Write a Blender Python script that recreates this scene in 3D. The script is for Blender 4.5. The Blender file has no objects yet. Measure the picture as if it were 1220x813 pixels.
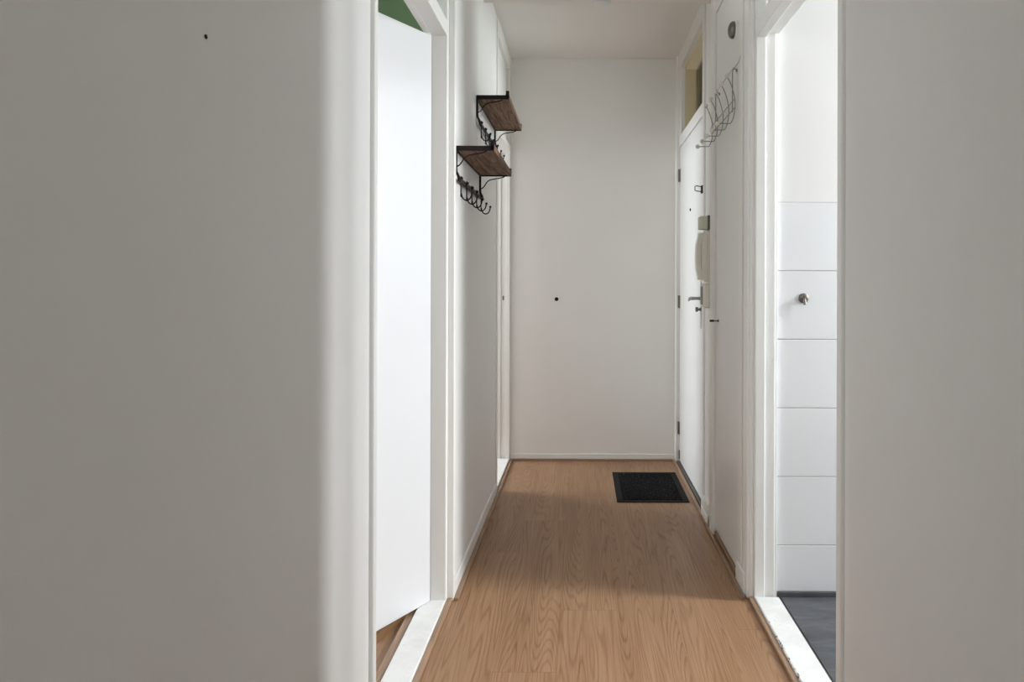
import bpy, bmesh, math, random
from mathutils import Vector, Matrix

random.seed(4)
SC = bpy.context.scene
COL = SC.collection

# ------------------------------------------------------------------ materials
def srgb(*c):
    o = []
    for v in c:
        v = v / 255.0
        o.append(v / 12.92 if v <= .04045 else ((v + .055) / 1.055) ** 2.4)
    return (o[0], o[1], o[2], 1.0)

class NT:
    def __init__(s, name):
        s.m = bpy.data.materials.new(name); s.m.use_nodes = True
        s.t = s.m.node_tree; s.n = s.t.nodes; s.b = s.n['Principled BSDF']
    def node(s, kind, **kw):
        n = s.n.new(kind)
        for k, v in kw.items(): setattr(n, k, v)
        return n
    def link(s, a, b): s.t.links.new(a, b)
    def put(s, sock, v):
        if isinstance(v, (int, float, tuple, list)): sock.default_value = v
        else: s.link(v, sock)
    def math(s, op, a, b=None, c=None, clamp=False):
        n = s.node('ShaderNodeMath', operation=op, use_clamp=clamp)
        s.put(n.inputs[0], a)
        if b is not None: s.put(n.inputs[1], b)
        if c is not None: s.put(n.inputs[2], c)
        return n.outputs[0]
    def coord(s):
        return s.node('ShaderNodeTexCoord').outputs['Object']
    def noise(s, vec, scale, detail=2.0, rough=.5, dist=0.0):
        n = s.node('ShaderNodeTexNoise')
        s.link(vec, n.inputs['Vector'])
        n.inputs['Scale'].default_value = scale; n.inputs['Detail'].default_value = detail
        n.inputs['Roughness'].default_value = rough; n.inputs['Distortion'].default_value = dist
        return n.outputs['Fac']
    def mapping(s, vec, scale):
        n = s.node('ShaderNodeMapping'); s.link(vec, n.inputs['Vector'])
        n.inputs['Scale'].default_value = scale
        return n.outputs['Vector']
    def ramp(s, fac, stops):
        n = s.node('ShaderNodeValToRGB'); s.link(fac, n.inputs['Fac'])
        cr = n.color_ramp
        while len(cr.elements) < len(stops): cr.elements.new(.5)
        for e, (p, c) in zip(cr.elements, stops):
            e.position = p; e.color = c
        return n.outputs['Color']
    def mix(s, fac, a, b, mode='MIX'):
        n = s.node('ShaderNodeMix', data_type='RGBA', blend_type=mode)
        s.put(n.inputs['Factor'], fac); s.put(n.inputs['A'], a) if False else None
        s.put(n.inputs[6], a); s.put(n.inputs[7], b)
        return n.outputs[2]
    def bump(s, h, strength, dist=.002):
        n = s.node('ShaderNodeBump'); s.link(h, n.inputs['Height'])
        n.inputs['Strength'].default_value = strength; n.inputs['Distance'].default_value = dist
        s.link(n.outputs['Normal'], s.b.inputs['Normal'])

def paint(name, col, rough=.6, var=.03, bump=.15, scale=60, spec=.4):
    m = NT(name); c = m.coord()
    f = m.noise(c, 3.0, 3.0)
    dark = tuple(v * (1 - var) for v in col[:3]) + (1,)
    m.link(m.ramp(f, [(.3, dark), (.7, col)]), m.b.inputs['Base Color'])
    m.b.inputs['Roughness'].default_value = rough
    m.b.inputs['Specular IOR Level'].default_value = spec
    if bump: m.bump(m.noise(c, scale, 4.0, .6), bump, .0012)
    return m.m

def metal(name, col, rough=.35, metallic=1.0, var=.2):
    m = NT(name); c = m.coord()
    f = m.noise(c, 90.0, 3.0)
    dark = tuple(v * (1 - var) for v in col[:3]) + (1,)
    m.link(m.ramp(f, [(.3, dark), (.7, col)]), m.b.inputs['Base Color'])
    m.b.inputs['Roughness'].default_value = rough
    m.b.inputs['Metallic'].default_value = metallic
    return m.m

def wood_shelf():
    m = NT('shelf_wood'); c = m.coord()
    v = m.mapping(c, (14.0, 1.6, 10.0))
    n = m.noise(v, 1.6, 5.0, .6, .8)
    fine = m.noise(m.mapping(c, (160.0, 6.0, 60.0)), 1.0, 3.0)
    s = m.math('SINE', m.math('MULTIPLY', n, 34.0))
    f = m.math('ADD', m.math('MULTIPLY', s, .12), m.math('MULTIPLY', fine, .7))
    m.link(m.ramp(f, [(.15, srgb(82, 57, 41)), (.45, srgb(136, 101, 76)), (.75, srgb(166, 130, 100))]), m.b.inputs['Base Color'])
    m.b.inputs['Roughness'].default_value = .7
    m.bump(fine, .3, .001)
    return m.m

def laminate(name, base=1.0, x0=-.272, y0=2.03, dy=.386, L=1.29):
    m = NT(name); c = m.coord()
    sx = m.node('ShaderNodeSeparateXYZ'); m.link(c, sx.inputs[0])
    x, y = sx.outputs[0], sx.outputs[1]
    u = m.math('DIVIDE', m.math('SUBTRACT', x, x0), .2)
    i = m.math('FLOOR', u)
    v = m.math('DIVIDE', m.math('SUBTRACT', m.math('SUBTRACT', y, y0), m.math('MULTIPLY', i, dy)), L)
    j = m.math('FLOOR', v)
    cb = m.node('ShaderNodeCombineXYZ'); m.link(i, cb.inputs[0]); m.link(j, cb.inputs[1])
    wn = m.node('ShaderNodeTexWhiteNoise', noise_dimensions='3D'); m.link(cb.outputs[0], wn.inputs['Vector'])
    r = wn.outputs['Value']
    def vec(ax, ay, off):
        k = m.node('ShaderNodeCombineXYZ')
        m.link(m.math('ADD', m.math('MULTIPLY', x, ax), m.math('MULTIPLY', r, off)), k.inputs[0])
        m.link(m.math('ADD', m.math('MULTIPLY', y, ay), m.math('MULTIPLY', r, off * 1.7)), k.inputs[1])
        m.link(m.math('MULTIPLY', r, 37.0), k.inputs[2])
        return k.outputs[0]
    big = m.noise(vec(9.0, .55, 31.0), 1.0, 1.0, .4)            # cathedral figure
    wob = m.noise(vec(60.0, 4.0, 13.0), 1.0, 3.0)
    ph = m.math('ADD', m.math('MULTIPLY', big, 215.0), m.math('MULTIPLY', wob, 4.0))
    ring = m.math('POWER', m.math('ADD', m.math('MULTIPLY', m.math('SINE', ph), .5), .5), 3.6)
    fib = m.noise(vec(210.0, 3.2, 7.0), 1.0, 4.0, .65)
    wobf = m.noise(vec(18.0, 2.0, 9.0), 1.0, 2.0)
    pore = m.noise(vec(700.0, 28.0, 3.0), 1.0, 2.0, .5)
    tone = m.noise(vec(14.0, .9, 5.0), 1.0, 2.0, .5)
    f = m.math('ADD', m.math('MULTIPLY', ring, m.math('MULTIPLY', m.math('ADD', wobf, .12), .31)), m.math('MULTIPLY', fib, .62))
    f = m.math('ADD', f, m.math('MULTIPLY', tone, .42))
    f = m.math('ADD', f, m.math('MULTIPLY', m.math('SUBTRACT', pore, .5), .16))
    f = m.math('ADD', f, m.math('MULTIPLY', m.math('SUBTRACT', r, .5), .08))
    k = base
    A, B, D = [tuple(q * k for q in srgb(*t)[:3]) + (1,) for t in ((170, 137, 107), (149, 113, 83), (108, 76, 51))]
    col = m.ramp(f, [(.25, A), (.58, B), (.95, D)])
    # board joints
    fu = m.math('FRACT', u); fv = m.math('FRACT', v)
    eu = m.math('MINIMUM', fu, m.math('SUBTRACT', 1.0, fu)); ev = m.math('MINIMUM', fv, m.math('SUBTRACT', 1.0, fv))
    ju = m.math('LESS_THAN', eu, .004); jv = m.math('LESS_THAN', ev, .0009)
    jj = m.math('MAXIMUM', ju, jv)
    col = m.mix(m.math('MULTIPLY', jj, .35), col, srgb(95, 65, 45))
    m.link(col, m.b.inputs['Base Color'])
    m.link(m.math('ADD', .3, m.math('MULTIPLY', fib, .14)), m.b.inputs['Roughness'])
    m.b.inputs['Specular IOR Level'].default_value = .32
    m.bump(fib, .06, .0006)
    return m.m

def strip_wood(name):
    m = NT(name); c = m.coord()
    fib = m.noise(m.mapping(c, (220.0, 7.0, 220.0)), 1.0, 4.0, .6)
    m.link(m.ramp(fib, [(.3, srgb(132, 104, 82)), (.7, srgb(172, 142, 116))]), m.b.inputs['Base Color'])
    m.b.inputs['Roughness'].default_value = .45
    return m.m

def sill_mat(name, chips):
    m = NT(name); c = m.coord()
    sp = m.node('ShaderNodeSeparateXYZ'); m.link(c, sp.inputs[0])
    n = m.noise(m.mapping(c, (90.0, 40.0, 90.0)), 1.0, 4.0, .7)
    col = m.ramp(m.noise(c, 14.0, 4.0, .7), [(.3, srgb(222, 222, 220)), (.6, srgb(234, 234, 232))])
    if chips:      # scuffed front edge of the sill
        near = m.math('LESS_THAN', sp.outputs[0], .6365)
        ch = m.math('MULTIPLY', m.math('GREATER_THAN', n, .57), near)
        ch = m.math('MULTIPLY', ch, m.math('LESS_THAN', sp.outputs[1], 2.30))
        col = m.mix(ch, col, srgb(86, 82, 78))
    spk = m.math('GREATER_THAN', m.noise(c, 120.0, 1.0, .5), .77)
    col = m.mix(m.math('MULTIPLY', spk, .5), col, srgb(150, 150, 150))
    m.link(col, m.b.inputs['Base Color']); m.b.inputs['Roughness'].default_value = .45
    return m.m

def vinyl():
    m = NT('grey_vinyl'); c = m.coord()
    n = m.noise(m.mapping(c, (3.0, 9.0, 1.0)), 2.0, 6.0, .65, .6)
    m.link(m.ramp(n, [(.3, srgb(66, 68, 72)), (.55, srgb(84, 86, 90)), (.75, srgb(104, 106, 110))]), m.b.inputs['Base Color'])
    m.b.inputs['Roughness'].default_value = .45
    m.bump(n, .1, .001)
    return m.m

def mat_pile():
    m = NT('mat_pile'); c = m.coord()
    n = m.noise(c, 130.0, 2.0, .7)
    m.link(m.ramp(n, [(.40, srgb(8, 8, 9)), (.60, srgb(22, 22, 23)), (.70, srgb(92, 92, 92))]), m.b.inputs['Base Color'])
    m.b.inputs['Roughness'].default_value = .95
    m.b.inputs['Specular IOR Level'].default_value = .15
    m.bump(n, .8, .004)
    return m.m

def glass():
    m = NT('clear_glass'); n, t = m.n, m.t
    out = n['Material Output']
    tr = n.new('ShaderNodeBsdfTransparent'); tr.inputs[0].default_value = (.93, .95, .94, 1)
    gl = n.new('ShaderNodeBsdfGlossy'); gl.inputs['Roughness'].default_value = .03
    fr = n.new('ShaderNodeFresnel'); fr.inputs[0].default_value = 1.45
    mx = n.new('ShaderNodeMixShader')
    t.links.new(fr.outputs[0], mx.inputs[0]); t.links.new(tr.outputs[0], mx.inputs[1]); t.links.new(gl.outputs[0], mx.inputs[2])
    t.links.new(mx.outputs[0], out.inputs[0])
    return m.m

M = {
    'wall': paint('wall_paint', srgb(232, 231, 229), .75, .02, .25, 90),
    'wall_end': paint('wall_paint_end', srgb(232, 230, 227), .75, .02, .2, 90),
    'ceil': paint('ceiling_paint', srgb(230, 226, 222), .8, .02, .3, 120),
    'trim': paint('trim_gloss_paint', srgb(232, 231, 228), .38, .01, 0, 45),
    'door': paint('door_gloss_paint', srgb(228, 228, 226), .3, .015, .06, 25),
    'leaf': paint('leaf_paint', srgb(222, 223, 225), .4, .01, .05, 25),
    'green': paint('green_paint', srgb(92, 118, 84), .75, .03, .2, 90),
    'beige': paint('beige_paint', srgb(218, 202, 168), .5, .05, .1, 60),
    'landing': paint('landing_paint', srgb(226, 222, 216), .7, .05, .1, 60),
    'tile': paint('glazed_tile', srgb(234, 235, 237), .16, .01, .03, 15, .5),
    'grout': paint('tile_grout', srgb(190, 188, 184), .9, .1, .3, 200),
    'iron': metal('black_iron', srgb(34, 28, 26), .55, .6),
    'wire': metal('grey_wire', srgb(150, 148, 142), .35, 1.0),
    'chrome': metal('brushed_steel', srgb(176, 174, 170), .3, 1.0),
    'steel_dark': metal('dull_steel', srgb(128, 122, 114), .4, 1.0),
    'brass': metal('old_hinge_metal', srgb(140, 132, 118), .45, .9, .3),
    'plastic': paint('grey_plastic', srgb(226, 224, 214), .45, .03, .03),
    'plastic_w': paint('white_plastic', srgb(228, 228, 228), .4, .02, .03),
    'plastic_g': paint('green_grey_plastic', srgb(204, 206, 192), .5, .03, .03),
    'bead': paint('bead_cream', srgb(226, 220, 208), .45, .05, .05),
    'black': paint('black_rubber', srgb(20, 20, 20), .75, .1, .3, 300, .2),
    'dkgrey': paint('dark_seam', srgb(70, 68, 66), .7, .1, .05),
    'thresh': metal('threshold_metal', srgb(110, 104, 98), .5, .5),
    'shelf': wood_shelf(),
    'floor': laminate('floor_laminate'),
    'strip': strip_wood('floor_edge_strip'),
    'sill': sill_mat('sill_paint', False),
    'sillc': sill_mat('sill_paint_chipped', True),
    'vinyl': vinyl(), 'pile': mat_pile(), 'glass': glass(),
}

# ------------------------------------------------------------------ mesh helpers
class MB:
    def __init__(s): s.bm = bmesh.new()
    def box(s, x0, x1, y0, y1, z0, z1, bev=0.0, seg=2):
        b = bmesh.new(); bmesh.ops.create_cube(b, size=1.0)
        for v in b.verts:
            v.co = Vector(((x0 + x1) / 2 + v.co.x * (x1 - x0), (y0 + y1) / 2 + v.co.y * (y1 - y0), (z0 + z1) / 2 + v.co.z * (z1 - z0)))
        if bev: bmesh.ops.bevel(b, geom=b.edges[:], offset=bev, segments=seg, profile=.5, affect='EDGES')
        s._add(b); return s
    def _add(s, b, mat=None):
        if mat is not None: bmesh.ops.transform(b, matrix=mat, verts=b.verts[:])
        me = bpy.data.meshes.new('tmp'); b.to_mesh(me); b.free()
        s.bm.from_mesh(me); bpy.data.meshes.remove(me)
    def tube(s, pts, r, n=10, rad=None):
        pts = [Vector(p) for p in pts]; rings = []
        up = Vector((0, 0, 1))
        t0 = (pts[1] - pts[0]).normalized()
        a = t0.cross(up) if abs(t0.dot(up)) < .95 else t0.cross(Vector((0, 1, 0)))
        a.normalize()
        for k, p in enumerate(pts):
            t = (pts[min(k + 1, len(pts) - 1)] - pts[max(k - 1, 0)]).normalized()
            a = (a - t * a.dot(t)).normalized(); b = t.cross(a)
            rr = rad[k] if rad else r
            rings.append([s.bm.verts.new(p + (a * math.cos(q) + b * math.sin(q)) * rr) for q in (2 * math.pi * i / n for i in range(n))])
        for r0, r1 in zip(rings, rings[1:]):
            for i in range(n): s.bm.faces.new((r0[i], r0[(i + 1) % n], r1[(i + 1) % n], r1[i]))
        s.bm.faces.new(rings[0][::-1]); s.bm.faces.new(rings[-1])
        return s
    def ribbon(s, pts, w, t, wdir):
        """flat bar swept along pts: width w along wdir, thickness t"""
        wd = Vector(wdir).normalized(); pts = [Vector(p) for p in pts]; rings = []
        for k, p in enumerate(pts):
            tg = (pts[min(k + 1, len(pts) - 1)] - pts[max(k - 1, 0)]).normalized()
            nn = tg.cross(wd).normalized()
            rings.append([s.bm.verts.new(p + wd * (w / 2 * i) + nn * (t / 2 * j)) for i, j in ((-1, -1), (1, -1), (1, 1), (-1, 1))])
        for r0, r1 in zip(rings, rings[1:]):
            for i in range(4): s.bm.faces.new((r0[i], r0[(i + 1) % 4], r1[(i + 1) % 4], r1[i]))
        s.bm.faces.new(rings[0][::-1]); s.bm.faces.new(rings[-1])
        return s
    def ball(s, c, r, sc=(1, 1, 1)):
        b = bmesh.new(); bmesh.ops.create_uvsphere(b, u_segments=20, v_segments=14, radius=r)
        s._add(b, Matrix.Translation(c) @ Matrix.Diagonal((*sc, 1))); return s
    def lathe(s, prof, c, axis, n=32):
        """profile [(radius, distance along axis)] turned round the axis at c"""
        ax = Vector(axis).normalized(); q = Vector((0, 0, 1)).rotation_difference(ax); c = Vector(c); rings = []
        for r, h in prof:
            if r < 1e-6: rings.append([s.bm.verts.new(c + ax * h)])
            else: rings.append([s.bm.verts.new(c + q @ Vector((r * math.cos(a), r * math.sin(a), h))) for a in (2 * math.pi * i / n for i in range(n))])
        for r0, r1 in zip(rings, rings[1:]):
            for i in range(n):
                k = (i + 1) % n
                if len(r0) == 1: s.bm.faces.new((r0[0], r1[k], r1[i]))
                elif len(r1) == 1: s.bm.faces.new((r0[i], r0[k], r1[0]))
                else: s.bm.faces.new((r0[i], r0[k], r1[k], r1[i]))
        if len(rings[0]) > 1: s.bm.faces.new(rings[0][::-1])
        if len(rings[-1]) > 1: s.bm.faces.new(rings[-1])
        return s
    def build(s, name, mat, parent=None, origin=(0, 0, 0), smooth=False):
        bmesh.ops.recalc_face_normals(s.bm, faces=s.bm.faces[:])
        o3 = Vector(origin)
        for v in s.bm.verts: v.co -= o3
        me = bpy.data.meshes.new(name); s.bm.to_mesh(me); s.bm.free()
        for mt in (mat if isinstance(mat, (list, tuple)) else [mat]): me.materials.append(mt)
        if smooth:
            me.shade_smooth()
        else:
            me.shade_flat()
        ob = bpy.data.objects.new(name, me); COL.objects.link(ob)
        ob.location = o3
        if parent is not None:
            wp = Vector((0, 0, 0)); q = parent
            while q is not None: wp += q.location; q = q.parent
            ob.parent = parent; ob.location = o3 - wp
        if smooth:
            md = ob.modifiers.new('es', 'EDGE_SPLIT'); md.split_angle = math.radians(40)
        return ob

def tag(o, label=None, cat=None, group=None, kind=None):
    if label: o['label'] = label
    if cat: o['category'] = cat
    if group: o['group'] = group
    if kind: o['kind'] = kind
    return o
def struct(name, mb, mat, label, cat):
    return tag(mb.build(name, mat), label, cat, kind='structure')
def empty(name, loc):
    o = bpy.data.objects.new(name, None); COL.objects.link(o); o.location = loc; o.empty_display_size = .1
    return o
def bez(p0, p1, p2, p3, n=10):
    P = [Vector(p) for p in (p0, p1, p2, p3)]
    return [(1 - t) ** 3 * P[0] + 3 * t * (1 - t) ** 2 * P[1] + 3 * t * t * (1 - t) * P[2] + t ** 3 * P[3] for t in (i / n for i in range(n + 1))]

# ------------------------------------------------------------------ layout constants (metres; hall runs along +Y)
XL, XR = -.472, .62          # wall faces
FL, FR = -.485, .632         # door-frame faces, a little behind the wall
BL, BR = -.462, .61          # architrave bead faces
TL, TR = -.572, .72          # back of the two long walls
YE = 4.47                    # end wall
ZC, ZN = 2.63, 2.50          # far ceiling, lower near ceiling
YC = 3.27                    # where the lower ceiling stops
YB = -2.3                    # behind the camera
KX = 2.6                     # window wall of the right-hand room

# ------------------------------------------------------------------ floors
struct('floor', MB().box(TL, TR, YB, YE + .1, -.06, 0), M['floor'], 'warm oak laminate floor running down the hallway', 'floor')
struct('floor_kitchen', MB().box(TR, KX + .1, -.3, 2.6, -.06, 0), M['vinyl'], 'dark grey vinyl floor in the right-hand room', 'floor')
struct('floor_bedroom', MB().box(-3.8, TL, -.6, 7.0, -.06, 0), laminate('side_room_laminate', 1.0, .05, 1.1, .5), 'wooden floor in the left-hand rooms', 'floor')

# ------------------------------------------------------------------ walls
struct('wall_left', MB().box(TL, XL, YB, 1.52, 0, ZC).box(TL, XL, 2.50, 3.755, 0, ZC), M['wall'], 'white hallway wall on the left, carrying the shelves', 'wall')
struct('wall_right', MB().box(XR, TR, YB, 1.605, 0, ZC).box(.645, TR, 2.53, 3.42, 0, ZC).box(XR, .645, 3.255, 3.42, 0, ZC), M['wall'], 'white hallway wall on the right', 'wall')
struct('wall_end', MB().box(TL - .1, TR + .3, YE, YE + .1, 0, ZC), M['wall_end'], 'plain white wall closing the end of the hallway', 'wall')
# wall behind the camera with an opening added for fill light
struct('wall_back', MB().box(TL, TR, YB - .1, YB, 0, .85).box(TL, TR, YB - .1, YB, 2.35, ZC).box(TL, -.40, YB - .1, YB, .85, 2.35).box(.54, TR, YB - .1, YB, .85, 2.35), M['wall'], 'white wall behind the viewer with an opening added for fill light', 'wall')
# ceilings
struct('ceiling', MB().box(TL - .1, TR + .1, YC, YE + .1, ZC, ZC + .08), M['ceil'], 'white ceiling over the far end of the hallway', 'ceiling')
struct('ceiling_lowered', MB().box(XL + .0005, XR - .0005, YB, YC, ZN, ZC + .08), M['ceil'], 'lower white ceiling over the near part of the hallway', 'ceiling')

# side rooms -------------------------------------------------
def ring_wall_x(x0, x1, y0, y1, wy0, wy1, wz0, wz1, H=2.7):
    """wall slab standing across X (thin in x) with a window hole"""
    b = MB()
    b.box(x0, x1, y0, wy0, 0, H); b.box(x0, x1, wy1, y1, 0, H)
    b.box(x0, x1, wy0, wy1, 0, wz0); b.box(x0, x1, wy0, wy1, wz1, H)
    return b

KW = (1.45, 2.47, .75, 2.54)      # kitchen window y0,y1,z0,z1
struct('wall_kitchen_outer', ring_wall_x(KX, KX + .1, -.3, 2.6, *KW), M['wall'], 'outer wall of the right-hand room with a window', 'wall')
struct('wall_kitchen_near', MB().box(TR, KX, -.3, -.2, 0, 2.7), M['wall'], 'near wall of the right-hand room', 'wall')
struct('ceiling_kitchen', MB().box(TR, KX + .1, -.3, 2.68, 2.62, 2.7), M['ceil'], 'ceiling of the right-hand room', 'ceiling')
# tiled wall: 25 cm tiles to 1.46 m, plaster above
struct('wall_kitchen', MB().box(TR, KX, 2.54, 2.64, 0, 2.62), M['wall'], 'white plastered wall above the tiles in the right-hand room', 'wall')
tl = MB(); gz = [0.018]
z = 1.459
rows = []
while z > .02:
    rows.append((max(z - .2510, .018), z)); z -= .2545
for (a, b) in rows:
    x = TR + .002
    first = True
    while x < KX - .02:
        w = .33 if not first else .30
        tl.box(x, min(x + w, KX - .005), 2.5305, 2.5385, a, b, .0009, 1); x += w + .0022; first = False
struct('wall_tiles', tl, M['tile'], 'white glazed wall tiles in the right-hand room', 'tiles')
struct('wall_grout', MB().box(TR, KX, 2.5325, 2.54, 0, 1.4585).box(TR + .005, KX, 2.5325, 2.5402, 1.4592, 1.4625), M['grout'], 'pale grout between the white wall tiles', 'grout')
struct('baseboard_kitchen', MB().box(TR + .002, KX - .005, 2.5225, 2.5325, 0, .017, .002), M['vinyl'], 'low dark grey edging under the wall tiles', 'baseboard')
struct('trim_vinyl_edge', MB().box(TR + .016, TR + .0185, -.19, 2.52, 0, .0025), M['steel_dark'], 'thin pale sealing line beside the right door sill', 'trim')

BW = (-.1, 1.6, .9, 2.3)
struct('wall_bedroom_outer', ring_wall_x(-3.9, -3.8, -.6, 3.3, *BW), M['wall'], 'outer wall of the near left room with a window', 'wall')
struct('wall_bedroom_near', MB().box(-3.8, TL, -.7, -.6, 0, 2.7), M['wall'], 'near wall of the left room', 'wall')
struct('wall_bedroom', MB().box(-3.8, TL, 3.22, 3.32, 0, 2.7), M['green'], 'dark green wall seen over the open door on the left', 'wall')
BW2 = (3.7, 5.6, .8, 2.35)
struct('wall_study_outer', ring_wall_x(-3.9, -3.8, 3.3, 7.0, *BW2), M['wall'], 'outer wall of the far left room with a window', 'wall')
struct('wall_study', MB().box(-3.8, TL, 3.321, 3.36, 0, 2.7).box(-3.8, TL, 6.9, 7.0, 0, 2.7).box(TL, TL + .1, YE + .1, 7.0, 0, 2.7), M['wall'], 'white walls of the far left room', 'wall')
struct('ceiling_bedroom', MB().box(-3.9, TL, -.7, 7.0, 2.66, 2.74), M['ceil'], 'ceiling of the left-hand rooms', 'ceiling')

LW = (4.15, 4.80, 2.15, 2.8)
# landing outside the front door ------------------------------
struct('wall_landing', ring_wall_x(2.2, 2.3, 3.0, 6.2, *LW, 2.9).box(TR, 2.2, 2.9, 3.0, 0, 2.9).box(1.02, 2.2, 6.1, 6.2, 0, 2.9).box(1.0, 1.02, YE + .1, 6.2, 0, 2.9), M['landing'], 'pale wall of the landing outside the front door', 'wall')
struct('floor_landing', MB().box(TR, 2.3, 2.9, 6.2, -.06, 0), M['vinyl'], 'floor of the landing outside the front door', 'floor')
struct('ceiling_landing', MB().box(TR, 2.3, 2.9, 6.2, 2.9, 2.98), M['ceil'], 'ceiling of the landing outside the front door', 'ceiling')

# windows ------------------------------------------------------
def window_x(name, x0, x1, wy0, wy1, wz0, wz1, label, n=2):
    e = empty(name, ((x0 + x1) / 2, (wy0 + wy1) / 2, wz0)); tag(e, label, 'window', kind='structure')
    b = MB(); w = .05
    b.box(x0, x1, wy0, wy0 + w, wz0, wz1, .004).box(x0, x1, wy1 - w, wy1, wz0, wz1, .004)
    b.box(x0, x1, wy0, wy1, wz0, wz0 + w, .004).box(x0, x1, wy0, wy1, wz1 - w, wz1, .004)
    for k in range(1, n):
        y = wy0 + (wy1 - wy0) * k / n
        b.box(x0, x1, y - .03, y + .03, wz0, wz1, .004)
    b.build('window_frame', M['trim'], e)
    MB().box((x0 + x1) / 2 - .003, (x0 + x1) / 2 + .003, wy0 + .03, wy1 - .03, wz0 + .03, wz1 - .03).build('window_pane', M['glass'], e)
window_x('window_1', KX + .02, KX + .08, *KW, 'window of the right-hand room', 2)
window_x('window_2', -3.88, -3.82, *BW, 'window of the near left room', 2)
window_x('window_3', -3.88, -3.82, *BW2, 'window of the far left room', 2)
window_x('window_5', 2.22, 2.28, *LW, 'high window of the landing outside the front door', 3)
e = empty('fill_window', (.07, YB - .05, .85)); tag(e, 'unseen window behind the viewer, added for fill light', 'window', kind='structure')  # unseen window added so ambient light can enter from behind the camera
MB().box(-.40, -.35, YB - .08, YB - .02, .85, 2.35).box(.49, .54, YB - .08, YB - .02, .85, 2.35).box(-.35, .49, YB - .08, YB - .02, .85, .90).box(-.35, .49, YB - .08, YB - .02, 2.3, 2.35).build('window_frame', M['trim'], e)
MB().box(-.36, .50, YB - .053, YB - .047, .89, 2.31).build('window_pane', M['glass'], e)

# ------------------------------------------------------------------ door frames (each one thing: frame, sill, transom pane)
bv = .0022
# near left doorway
e = empty('door_1', (-.53, 2.0, 0)); tag(e, 'white painted frame of the near left doorway with glazed transom', 'door frame', kind='structure')
b = MB()
b.box(-.541, FL, 2.449, 2.50, 0, ZC, bv).box(TL, -.541, 2.463, 2.50, 0, ZC, bv)
b.box(-.541, FL, 1.52, 1.560, 0, ZC, bv).box(TL, -.541, 1.52, 1.546, 0, ZC, bv)
b.box(-.541, FL, 1.560, 2.449, 2.045, 2.10, bv).box(TL, -.541, 1.546, 2.463, 2.06, 2.10, bv)
b.box(TL, FL, 1.560, 2.449, 2.46, ZC, bv)
b.build('door_frame', M['trim'], e)
b = MB()
b.box(FL, BL, 1.52, 1.546, 0, ZN, .004, 3)
b.box(FL, BL, 2.482, 2.507, 0, ZN, .004, 3)
b.build('architrave', M['trim'], e)
MB().box(TL, FL + .0, 1.560, 2.449, 0, .020, .004, 3).build('sill', M['sill'], e)
MB().box(-.523, -.519, 1.560, 2.449, 2.10, 2.46).build('transom_pane', M['glass'], e)
# the door leaf itself, ajar into the room
ang = math.atan2(.860, .511)
b = MB(); b.box(-.83, 0, 0, .04, .022, 2.040, .003)
b = b.build('door_2', M['leaf'])
b.location = (-.5370, 2.4330, 0)
b.rotation_euler = (0, 0, 0)
b.rotation_euler.z = ang
tag(b, 'plain white door standing ajar in the near left doorway', 'door', kind='structure')
for hz in (.25, 1.05, 1.85):
    h = MB().lathe([(.006, -.045), (.006, .045)], (-.008, .047, hz), (0, 0, 1), 12).box(-.03, -.004, .0405, .0425, hz - .045, hz + .045).build('hinge', M['brass'])
    h.parent = b

# right doorway
e = empty('door_3', (.676, 2.04, 0)); tag(e, 'white painted frame of the open right doorway with worn sill', 'door frame', kind='structure')
b = MB()
b.box(FR, .668, 2.480, 2.53, 0, ZC, .003, 3).box(.668, .708, 2.494, 2.53, 0, ZC, .003, 3).box(.708, TR, 2.506, 2.53, 0, ZC, .002)
b.box(FR, .668, 1.605, 1.640, 0, ZC, bv).box(.668, TR, 1.605, 1.626, 0, ZC, bv)
b.box(FR, .668, 1.640, 2.480, 2.055, 2.12, bv).box(.668, TR, 1.626, 2.494, 2.072, 2.12, bv)
b.box(FR, TR, 1.640, 2.480, 2.46, ZC, bv)
b.build('door_frame', M['trim'], e)
b = MB()
b.box(BR, FR, 1.605, 1.634, 0, ZN, .004, 3)
b.box(FR - .012, FR, 2.498, 2.513, 0, ZN, .003, 3).box(BR, FR, 2.508, 2.530, 0, ZN, .004, 3)
b.build('architrave', M['trim'], e)
MB().box(FR, TR, 1.640, 2.480, 0, .020, .004, 3).build('sill', M['sillc'], e)
MB().box(.674, .678, 1.640, 2.480, 2.12, 2.46).build('transom_pane', M['glass'], e)

# far left doorway
e = empty('door_4', (-.52, 4.1, 0)); tag(e, 'white frame of the far left doorway beside the end wall', 'door frame', kind='structure')
b = MB()
b.box(-.4915, -.466, 4.42, YE, 0, ZC, bv).box(-.524, -.4915, 4.436, YE, 0, ZC, .003, 3).box(TL, -.524, 4.424, YE, 0, ZC, .003, 3)
b.box(-.527, -.466, 3.755, 3.80, 0, ZC, bv).box(TL, -.527, 3.755, 3.785, 0, ZC, bv)
b.box(-.527, -.466, 3.80, 4.42, 2.0, 2.045, bv).box(TL, -.527, 3.785, 4.445, 2.014, 2.045, bv)
b.box(TL, -.466, 3.80, 4.42, 2.54, ZC, bv)
b.build('door_frame', M['trim'], e)
MB().box(TL, -.466, 3.80, 4.42, 0, .020, .003, 2).build('sill', M['sill'], e)
MB().box(-.514, -.504, 4.4345, 4.4362, 1.045, 1.073, .0004, 1).build('strike_plate', M['steel_dark'], e)
MB().box(-.510, -.488, 3.80, 4.42, 2.045, 2.54).build('transom_panel', M['trim'], e)

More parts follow.
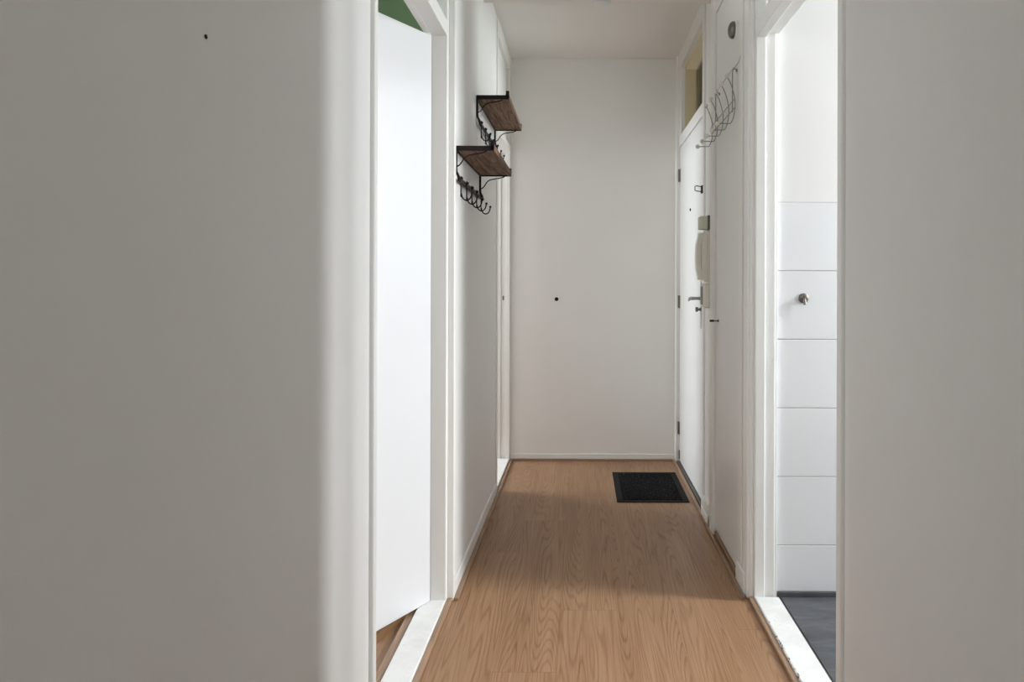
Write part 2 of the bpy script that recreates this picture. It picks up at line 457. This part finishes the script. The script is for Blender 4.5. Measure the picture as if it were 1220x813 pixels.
# ------------------------------------------------------------------ front door
e = empty('door_5', (.65, 3.95, 0)); tag(e, 'white frame of the front door with a glazed transom above', 'door frame', kind='structure')
b = MB()
b.box(BR, .66, 4.40, YE, 0, ZC, bv).box(.66, TR, 4.41, YE, 0, ZC, bv)
b.box(BR, .70, 3.42, 3.470, 0, ZC, bv)
b.box(.628, .70, 3.470, 4.40, 2.036, 2.105, bv)
b.box(.622, .70, 3.470, 4.40, 2.53, ZC, bv)
b.box(.628, .655, 4.33, 4.40, 2.105, 2.53, bv).box(.628, .655, 3.470, 3.56, 2.105, 2.53, bv)
b.build('door_frame', M['trim'], e)
b = MB()
b.box(.655, .728, 4.33, 4.345, 2.105, 2.53).box(.655, .728, 3.545, 3.56, 2.105, 2.53).box(.655, .728, 3.56, 4.33, 2.515, 2.53).box(.655, .728, 3.56, 4.33, 2.105, 2.115)
b.build('transom_lining', M['beige'], e)['label'] = 'beige lining of the transom'
MB().box(.722, .726, 3.56, 4.33, 2.115, 2.515).build('transom_pane', M['glass'], e)
MB().box(.616, .70, 3.470, 4.40, 0, .014, .002).build('threshold', M['thresh'], e)
# swing-bar guard on the lock side
g = MB()
zc = 1.16 + (337 - 226.5) * 3.50 / 813
g.tube([(.606, 3.455, zc + .012), (.580, 3.455, zc + .017), (.572, 3.455, zc + .013), (.572, 3.455, zc - .007), (.580, 3.455, zc - .009), (.606, 3.455, zc - .013)], .0024, 8)
g.box(.603, .6098, 3.442, 3.468, zc - .022, zc + .018, .002)
g.build('door_guard', M['iron'], e)['label'] = 'dark metal looped door guard'

leaf = MB().box(.632, .672, 3.473, 4.397, .019, 2.031, .003).build('door_6', M['door'])
tag(leaf, 'closed white front door with lever handle and peephole at the end of the hall', 'door', kind='structure')
def part(mb, name, mat, parent, smooth=False):
    return mb.build(name, mat, parent, smooth=smooth)
for z0, z1 in ((1.812, 1.893), (.998, 1.080), (.186, .267)):
    h = MB().lathe([(.0055, z0), (.0055, z1)], (.6255, 4.3995, 0), (0, 0, 1), 14).box(.6295, .6320, 4.375, 4.397, z0, z1)
    for q in (1, 2, 3, 4):
        zz = z0 + (z1 - z0) * q / 5
        h.lathe([(.0062, zz - .001), (.0062, zz + .001)], (.6255, 4.3995, 0), (0, 0, 1), 14)
    part(h, 'hinge', M['brass'], leaf)
pl = part(MB().box(.620, .632, 3.530, 3.566, .922, 1.172, .004, 3), 'lock_plate', M['chrome'], leaf)
hz = 1.16 - (355 - 337) * 3.6 / 813
lv = MB()
lv.lathe([(.010, 0), (.010, .010), (.0078, .012), (.0078, .034)], (.6215, 3.548, hz), (-1, 0, 0), 16)
lv.tube([(.592, 3.548, hz), (.580, 3.552, hz), (.5745, 3.570, hz - .000), (.574, 3.61, hz - .001), (.575, 3.64, hz - .006), (.577, 3.665, hz - .013)], .008, 12, [.0078, .009, .0095, .0085, .0078, .006])
part(lv, 'door_handle', M['chrome'], pl, True)
kz = 1.16 - (368 - 337) * 3.6 / 813
part(MB().lathe([(.009, 0), (.009, .008), (.0055, .010), (.0055, .016), (.012, .017), (.013, .026), (.011, .029), (0, .029)], (.6215, 3.548, kz), (-1, 0, 0), 20), 'lock_knob', M['steel_dark'], pl, True)
part(MB().lathe([(.0085, 0), (.0085, .004), (.006, .006), (.004, .004), (0, .004)], (.632, 3.962, 1.586), (-1, 0, 0), 20), 'peephole', M['iron'], leaf, True)
part(MB().box(.628, .632, 4.372, 4.396, .03, .085, .001), 'draught_seal', M['dkgrey'], leaf)

# ------------------------------------------------------------------ meter-cupboard door on the right
e = empty('door_7', (.63, 2.9, 0)); tag(e, 'tall flat white cupboard door between front door and right doorway', 'cupboard door', kind='structure')
MB().box(.617, .643, 2.672, 3.137, .032, 2.40, .002).build('door_leaf', M['door'], e)
b = MB()
b.box(.603, .645, 3.140, 3.215, 0, ZN, .005, 3)          # bright rounded post
b.box(.612, .645, 3.215, 3.255, 0, ZN, .003, 2)
b.box(.612, .645, 2.61, 2.668, 0, ZN, bv)
b.box(.617, .645, 2.53, 2.606, 0, ZN, bv)
b.box(.612, .645, 2.668, 3.14, 2.405, ZN, bv)
b.build('cupboard_frame', M['trim'], e)
MB().box(.6145, .6185, 2.665, 2.675, .42, .53, .001).box(.6145, .6185, 2.665, 2.675, 1.02, 1.10, .001).build('hinge', M['plastic_w'], e)
kb = MB()
kz = 1.16 - (382 - 337) * 3.07 / 813
kb.lathe([(.007, 0), (.007, .002), (.0024, .0025), (.0024, .022)], (.617, 3.075, kz), (-1, 0, 0), 12)
kb.box(.577, .597, 3.0735, 3.0765, kz - .005, kz + .005, .0014)
kb.build('key', M['iron'], e)['label'] = 'small dark key sticking out of the lock'
MB().box(.614, .6445, 2.672, 3.137, 0, .022, .002).build('toe_strip', M['strip'], e)

# ------------------------------------------------------------------ skirtings, floor strips
struct('baseboard_left', MB().box(XL, -.463, 2.508, 3.752, 0, .058, .003).box(XL, -.463, YB, 1.518, 0, .058, .003), M['trim'], 'low white baseboard along the left wall', 'baseboard')
struct('baseboard_end', MB().box(-.465, BR - .001, YE - .010, YE, 0, .040, .003), M['trim'], 'low white baseboard along the end wall', 'baseboard')
b = MB()
b.box(.604, .617, 2.532, 2.668, 0, .075, .004)
b.box(.604, XR, 3.257, 3.419, 0, .10, .003).box(.600, XR, 3.257, 3.419, 0, .045, .003)
b.box(.610, XR, YB, 1.603, 0, .058, .003)
struct('baseboard_right', b, M['trim'], 'white skirting blocks along the right wall', 'baseboard')
def strip(b, x0, x1, y0, y1, h=.011):
    b.box(x0, x1, y0, y1, 0.0002, h, .0028, 3)
b = MB(); strip(b, -.463, -.4455, 2.483, 4.45); strip(b, -.4845, -.4665, 1.562, 2.481, .013); strip(b, -.463, -.4455, YB, 1.562)
struct('trim_1', b, M['strip'], 'thin oak strip along the foot of the left wall', 'trim')
b = MB(); strip(b, .592, .6035, 2.50, 3.42); strip(b, .596, .6115, 3.42, 4.45); strip(b, .614, .6318, 1.642, 2.497, .013); strip(b, .585, .592, 2.50, 2.66, .008); strip(b, .590, .6095, YB, 1.62)
struct('trim_2', b, M['strip'], 'thin oak strip along the foot of the right wall', 'trim')
b = MB(); b.box(-.4455, .596, 4.448, YE - .010, .0002, .010, .0025, 3)
struct('trim_3', b, M['strip'], 'thin oak strip along the foot of the end wall', 'trim')
b = MB(); b.box(-.602, TL - .001, .0, 3.2, 0, .012, .003)
struct('trim_4', b, M['strip'], 'oak strip behind the sill of the left doorway', 'trim')

# ------------------------------------------------------------------ doormat
e = empty('doormat', (.38, 3.90, 0)); tag(e, 'black rectangular doormat on the laminate by the front door', 'doormat')
x0, x1, y0, y1 = .190, .574, 3.600, 4.165
b = MB()
for q in ((x0, x1, y0, y0 + .03), (x0, x1, y1 - .03, y1), (x0, x0 + .032, y0 + .03, y1 - .03), (x1 - .032, x1, y0 + .03, y1 - .03)):
    b.box(*q, .0004, .0045, .001, 1)
b.build('border', M['black'], e)
b = MB(); nx, ny = 64, 96; bx0, bx1, by0, by1 = x0 + .031, x1 - .031, y0 + .029, y1 - .029
grid = []
for j in range(ny + 1):
    rowv = []
    for i in range(nx + 1):
        edge = i in (0, nx) or j in (0, ny)
        rowv.append(b.bm.verts.new((bx0 + (bx1 - bx0) * i / nx, by0 + (by1 - by0) * j / ny, .002 if edge else .0075 + random.uniform(-.0018, .0022))))
    grid.append(rowv)
for j in range(ny):
    for i in range(nx): b.bm.faces.new((grid[j][i], grid[j][i + 1], grid[j + 1][i + 1], grid[j + 1][i]))
b.build('pile', M['pile'], e)

# ------------------------------------------------------------------ wall shelves with hooks
def make_shelf(y0, y1, zb, label):
    e = empty('wall_shelf', (XL, (y0 + y1) / 2, zb)); tag(e, label, 'shelf', 'wall shelves with coat hooks')
    xf = -.326; xw = XL + .001
    # planks
    n = 3; wd = (xf - .016 - (xw + .004)) / n
    b = MB()
    for k in range(n):
        b.box(xw + .004 + k * wd, xw + .004 + (k + 1) * wd - .0012, y0 + .007, y1 - .007, zb + .003, zb + .018, .001, 1)
    b.build('shelf_board', M['shelf'], e)
    MB().box(xf - .016, xf, y0 + .006, y1 - .006, zb, zb + .024, .0015, 2).build('front_board', M['shelf'], e)
    b = MB()
    for y in (y0, y1 - .006):
        b.box(xw, xf, y, y + .006, zb - .002, zb + .016, .001, 1)
        b.box(xf - .014, xf + .001, y, y + .008, zb, zb + .036, .003, 2)
    b.box(xw, xw + .006, y0, y1, zb - .002, zb + .016, .001, 1)
    b.build('shelf_rim', M['iron'], e)
    zr = zb - .105
    for y in (y0 + .008, y1 - .008):
        f = MB()
        f.ribbon([(xw + .003, y, zb), (xw + .003, y, zb - .06), (xw + .004, y, zb - .078), (xw + .012, y, zb - .094), (xw + .016, y, zb - .112)], .012, .009, (0, 1, 0))
        br = f.build('bracket', M['iron'], e)
        p = bez((xw + .006, y, zb - .060), (xw + .03, y, zb - .052), (xw + .025, y, zb - .022), (xw + .058, y, zb - .016), 8)[:-1] + bez((xw + .058, y, zb - .016), (xw + .082, y, zb - .011), (xw + .10, y, zb - .012), (xf - .028, y, zb - .002), 8)
        MB().tube(p, .0026, 8).build('brace', M['iron'], br)
    xr = xw + .014
    b = MB(); b.box(xr - .003, xr + .003, y0 + .006, y1 - .006, zr - .010, zr + .008, .001, 1)
    b.build('hook_rail', M['iron'], e)
    nh = 5; L = y1 - y0
    for k in range(nh):
        y = y0 + .026 + k * (L - .11) / (nh - 1)
        h = MB()
        h.box(xr + .003, xr + .0065, y - .006, y + .006, zr - .066, zr + .012, .0008, 1)
        h.lathe([(.0062, 0), (.0062, .003), (.003, .006), (0, .007)], (xr + .0065, y, zr + .004), (1, 0, 0), 12)
        zt = zr - .056
        p = [(xr + .006, y, zt + .004)] + bez((xr + .007, y, zt), (xr + .010, y, zt - .028), (xr + .042, y, zt - .032), (xr + .046, y, zt + .006), 12)
        h.tube(p, .0026, 8)
        h.ball((xr + .0465, y, zt + .010), .0052)
        h.build('hook', M['iron'], e)
    return e
make_shelf(3.035, 3.675, 1.978, 'rustic wood and black iron wall shelf, higher and farther of the two')
make_shelf(2.525, 3.145, 1.650, 'rustic wood and black iron wall shelf, lower and nearer of the two')

# ------------------------------------------------------------------ wire coat rack with cream beads
XB = .617
e = empty('coat_rack', (XB, 2.92, 1.85)); tag(e, 'grey wire coat rack with cream ball tips on the right wall', 'coat rack')
b = MB(); xr = .600
for z in (1.886, 1.851):
    b.tube([(xr, 2.690, z), (xr, 3.165, z)], .0019, 8)
b.tube([(xr, 2.70, 2.015), (xr, 3.08, 2.015)], .0011, 8)
for y in (2.72, 3.06):
    b.tube([(xr - .001, y, 1.842), (xr - .001, y, 2.000), (xr + .001, y, 2.010), (xr + .006, y, 2.016), (XB - .002, y, 2.010)], .0022, 8)
    b.lathe([(.0075, 0), (.0075, .002), (.003, .005), (0, .006)], (XB, y, 2.008), (-1, 0, 0), 14)
b.tube([(xr + .004, 2.715, 2.014), (.612, 2.67, 2.026), (.6125, 2.636, 2.040)], .0013, 6)
b.build('rack_frame', M['wire'], e, smooth=True)
for k in range(5):
    y = 2.697 + k * .1145
    w = MB()
    p = bez((.5745, y, 1.972), (.588, y, 1.955), (.600, y, 1.91), (.6035, y, 1.886), 8) + bez((.6035, y, 1.886), (.606, y, 1.86), (.604, y, 1.822), (.590, y, 1.797), 8)[1:] + [(.5868, y, 1.7925), (.582, y, 1.791), (.542, y, 1.791)]
    w.tube(p, .0018, 8)
    h = w.build('hook', M['wire'], e, smooth=True)
    for c in ((.572, y, 1.980), (.534, y, 1.791)):
        MB().ball(c, .0098).build('ball_tip', M['bead'], h, smooth=True)['label'] = 'cream ball tip'

# round fitting above the rack
e = empty('wall_fitting', (.617, 2.73, 2.167)); tag(e, 'round dark metal fitting on a white base above the coat rack', 'wall fitting')
MB().lathe([(.036, 0), (.036, .010), (.033, .014)], (.617, 2.715, 2.167), (-1, 0, 0), 36).build('base', M['plastic_w'], e, smooth=True)
MB().lathe([(.031, 0), (.034, .004), (.033, .010), (.028, .017), (.018, .022), (.008, .0245), (.0, .025)], (.604, 2.715, 2.167), (-1, 0, 0), 36).build('cap', M['steel_dark'], e, smooth=True)

# ------------------------------------------------------------------ door phone
XW = XR + .0015
e = empty('door_phone', (XW, 3.33, 1.04)); tag(e, 'grey wall-mounted door phone with curved handset beside the front door', 'door phone')
hb = MB().box(.603, XW, 3.285, 3.375, 1.165, 1.412, .004, 3)
hb.ribbon([(.600, 3.33, 1.172), (.595, 3.33, 1.20), (.5915, 3.33, 1.245), (.590, 3.33, 1.29), (.5915, 3.33, 1.335), (.595, 3.33, 1.38), (.600, 3.33, 1.405)], .078, .024, (0, 1, 0))
hb.build('housing', M['plastic'], e)
pts = [(.588, 3.33, 1.182), (.577, 3.33, 1.196), (.568, 3.33, 1.235), (.5655, 3.33, 1.29), (.568, 3.33, 1.345), (.577, 3.33, 1.384), (.588, 3.33, 1.398)]
P = []
for a, c in zip(pts, pts[1:]):
    P += [tuple(a[q] + (c[q] - a[q]) * t for q in range(3)) for t in (0, .5)]
P.append(pts[-1])
b = MB().ribbon(P, .056, .019, (0, 1, 0))
b.box(.568, .5915, 3.304, 3.356, 1.176, 1.206, .005, 3).box(.568, .5915, 3.304, 3.356, 1.374, 1.404, .005, 3)
b.build('handset', M['plastic'], e)
b = MB().box(.586, XW, 3.29, 3.37, 1.040, 1.158, .011, 4); b.build('lower_housing', M['plastic'], e)
MB().box(.5835, .5865, 3.302, 3.358, 1.055, 1.145, .002, 2).build('button_panel', M['steel_dark'], e)
pth = [(.584, 3.30, 1.06)]
co = []
for i in range(60):
    t = i / 59
    co.append((.600 + .004 * math.cos(t * 60), 3.283 + .004 * math.sin(t * 60), 1.172 - .03 * t))
e2 = empty('junction_box', (XW, 3.32, 1.42)); tag(e2, 'small greenish grey box on the wall above the door phone', 'box')
MB().box(.569, XW, 3.288, 3.352, 1.420, 1.484, .007, 3).build('cover', M['plastic_g'], e2)
MB().box(.606, XW, 3.286, 3.354, 1.418, 1.487, .001, 1).build('back_plate', M['steel_dark'], e2)

# ------------------------------------------------------------------ small fittings
e = empty('smoke_detector', (.090, 3.18, ZN)); tag(e, 'round white smoke detector on the ceiling at the top of the picture', 'smoke detector')
MB().lathe([(.050, 0), (.050, .012), (.047, .020), (.040, .024)], (.090, 3.18, ZN), (0, 0, -1), 40).build('base', M['plastic_w'], e, smooth=True)
MB().lathe([(.043, .022), (.043, .030), (.038, .042), (.022, .047), (0, .048)], (.090, 3.18, ZN), (0, 0, -1), 40).build('cover', M['plastic_w'], e, smooth=True)

e = empty('wall_hook', (.822, 2.5305, 1.104)); tag(e, 'small round steel hook on the white tiles of the right room', 'hook')
MB().lathe([(.0185, 0), (.0185, .003), (.016, .005), (0, .005)], (.822, 2.5305, 1.105), (0, -1, 0), 32).build('disc', M['steel_dark'], e, smooth=True)
MB().tube([(.822, 2.527, 1.104), (.822, 2.518, 1.101), (.822, 2.514, 1.094), (.822, 2.513, 1.080)], .0055, 12).build('peg', M['steel_dark'], e, smooth=True)

o = MB().lathe([(.0125, 0), (.0125, .004), (.0105, .008), (0, .009)], (-.164, YE, 1.052), (0, -1, 0), 28).build('wall_bumper', M['black'], None, (-.164, YE, 1.052), True)
tag(o, 'small round black bumper on the end wall', 'wall bumper')
o = MB().lathe([(.0028, 0), (.0028, .002), (0, .0035)], (XL - .001, .855, 1.467), (1, 0, 0), 12).build('nail', M['iron'], None, (XL, .855, 1.467), True)
tag(o, 'tiny dark nail head high on the near left wall', 'nail')

# ------------------------------------------------------------------ light: daylight through the windows, plus added lamps
w = bpy.data.worlds.new('World'); SC.world = w; w.use_nodes = True
bg = w.node_tree.nodes['Background']; bg.inputs[0].default_value = srgb(214, 228, 245); bg.inputs[1].default_value = 1.0
def day(name, loc, rot, sx, sy, W, col=(1, 1, 1), spread=180):
    l = bpy.data.lights.new(name, 'AREA'); l.shape = 'RECTANGLE'; l.size = sx; l.size_y = sy; l.energy = W; l.color = col
    l.spread = math.radians(spread)
    o = bpy.data.objects.new(name, l); COL.objects.link(o); o.location = loc; o.rotation_euler = rot
    return o
R = math.radians
day('daylight_kitchen', (KX + 1.2, 1.95, 2.55), (0, R(90), 0), 2.3, .8, 385, (.945, .95, 1))
day('kitchen_edge_lamp', (KX + 1.2, 2.735, 2.75), (0, R(90), 0), 1.9, .27, 215, (.945, .95, 1))  # narrow extra lamp added to sharpen the light edge on the left wall
day('daylight_bedroom', (-3.93, (BW[0] + BW[1]) / 2, (BW[2] + BW[3]) / 2), (0, R(-90), 0), BW[3] - BW[2], BW[1] - BW[0], 165, (.97, .97, 1))
day('daylight_study', (-3.93, (BW2[0] + BW2[1]) / 2, (BW2[2] + BW2[3]) / 2), (0, R(-90), 0), BW2[3] - BW2[2], BW2[1] - BW2[0], 235, (.90, .93, 1))
day('back_fill_lamp', (.07, YB - .13, 1.6), (R(90), 0, 0), .94, 1.5, 19, (1, .98, .96))  # fill lamp added behind the camera to lift the hall
day('daylight_landing', (2.33, (LW[0] + LW[1]) / 2, (LW[2] + LW[3]) / 2), (0, R(90), 0), LW[3] - LW[2], LW[1] - LW[0], 135, (.95, .96, 1))

# ------------------------------------------------------------------ camera
cam = bpy.data.cameras.new('Camera'); co_ = bpy.data.objects.new('Camera', cam); COL.objects.link(co_)
cam.sensor_width = 36; cam.sensor_fit = 'HORIZONTAL'; cam.lens = 36 * 813 / 1220
cam.shift_x = -(693 - 610) / 1220; cam.shift_y = -(406.5 - 337) / 1220
cam.clip_start = .02
co_.location = (0, 0, 1.16); co_.rotation_euler = (R(90), 0, 0)
co_.rotation_euler = (Matrix.Rotation(R(90), 4, 'X') @ Matrix.Rotation(R(.17), 4, 'Z')).to_euler()
SC.camera = co_
SC.view_settings.view_transform = 'Standard'; SC.view_settings.look = 'None'
SC.view_settings.gamma = 1; SC.view_settings.use_curve_mapping = False
SC.view_settings.exposure = .14
SC.cycles.max_bounces = 14; SC.cycles.diffuse_bounces = 10; SC.cycles.glossy_bounces = 4
SC.cycles.transparent_max_bounces = 12; SC.cycles.caustics_reflective = False; SC.cycles.caustics_refractive = False
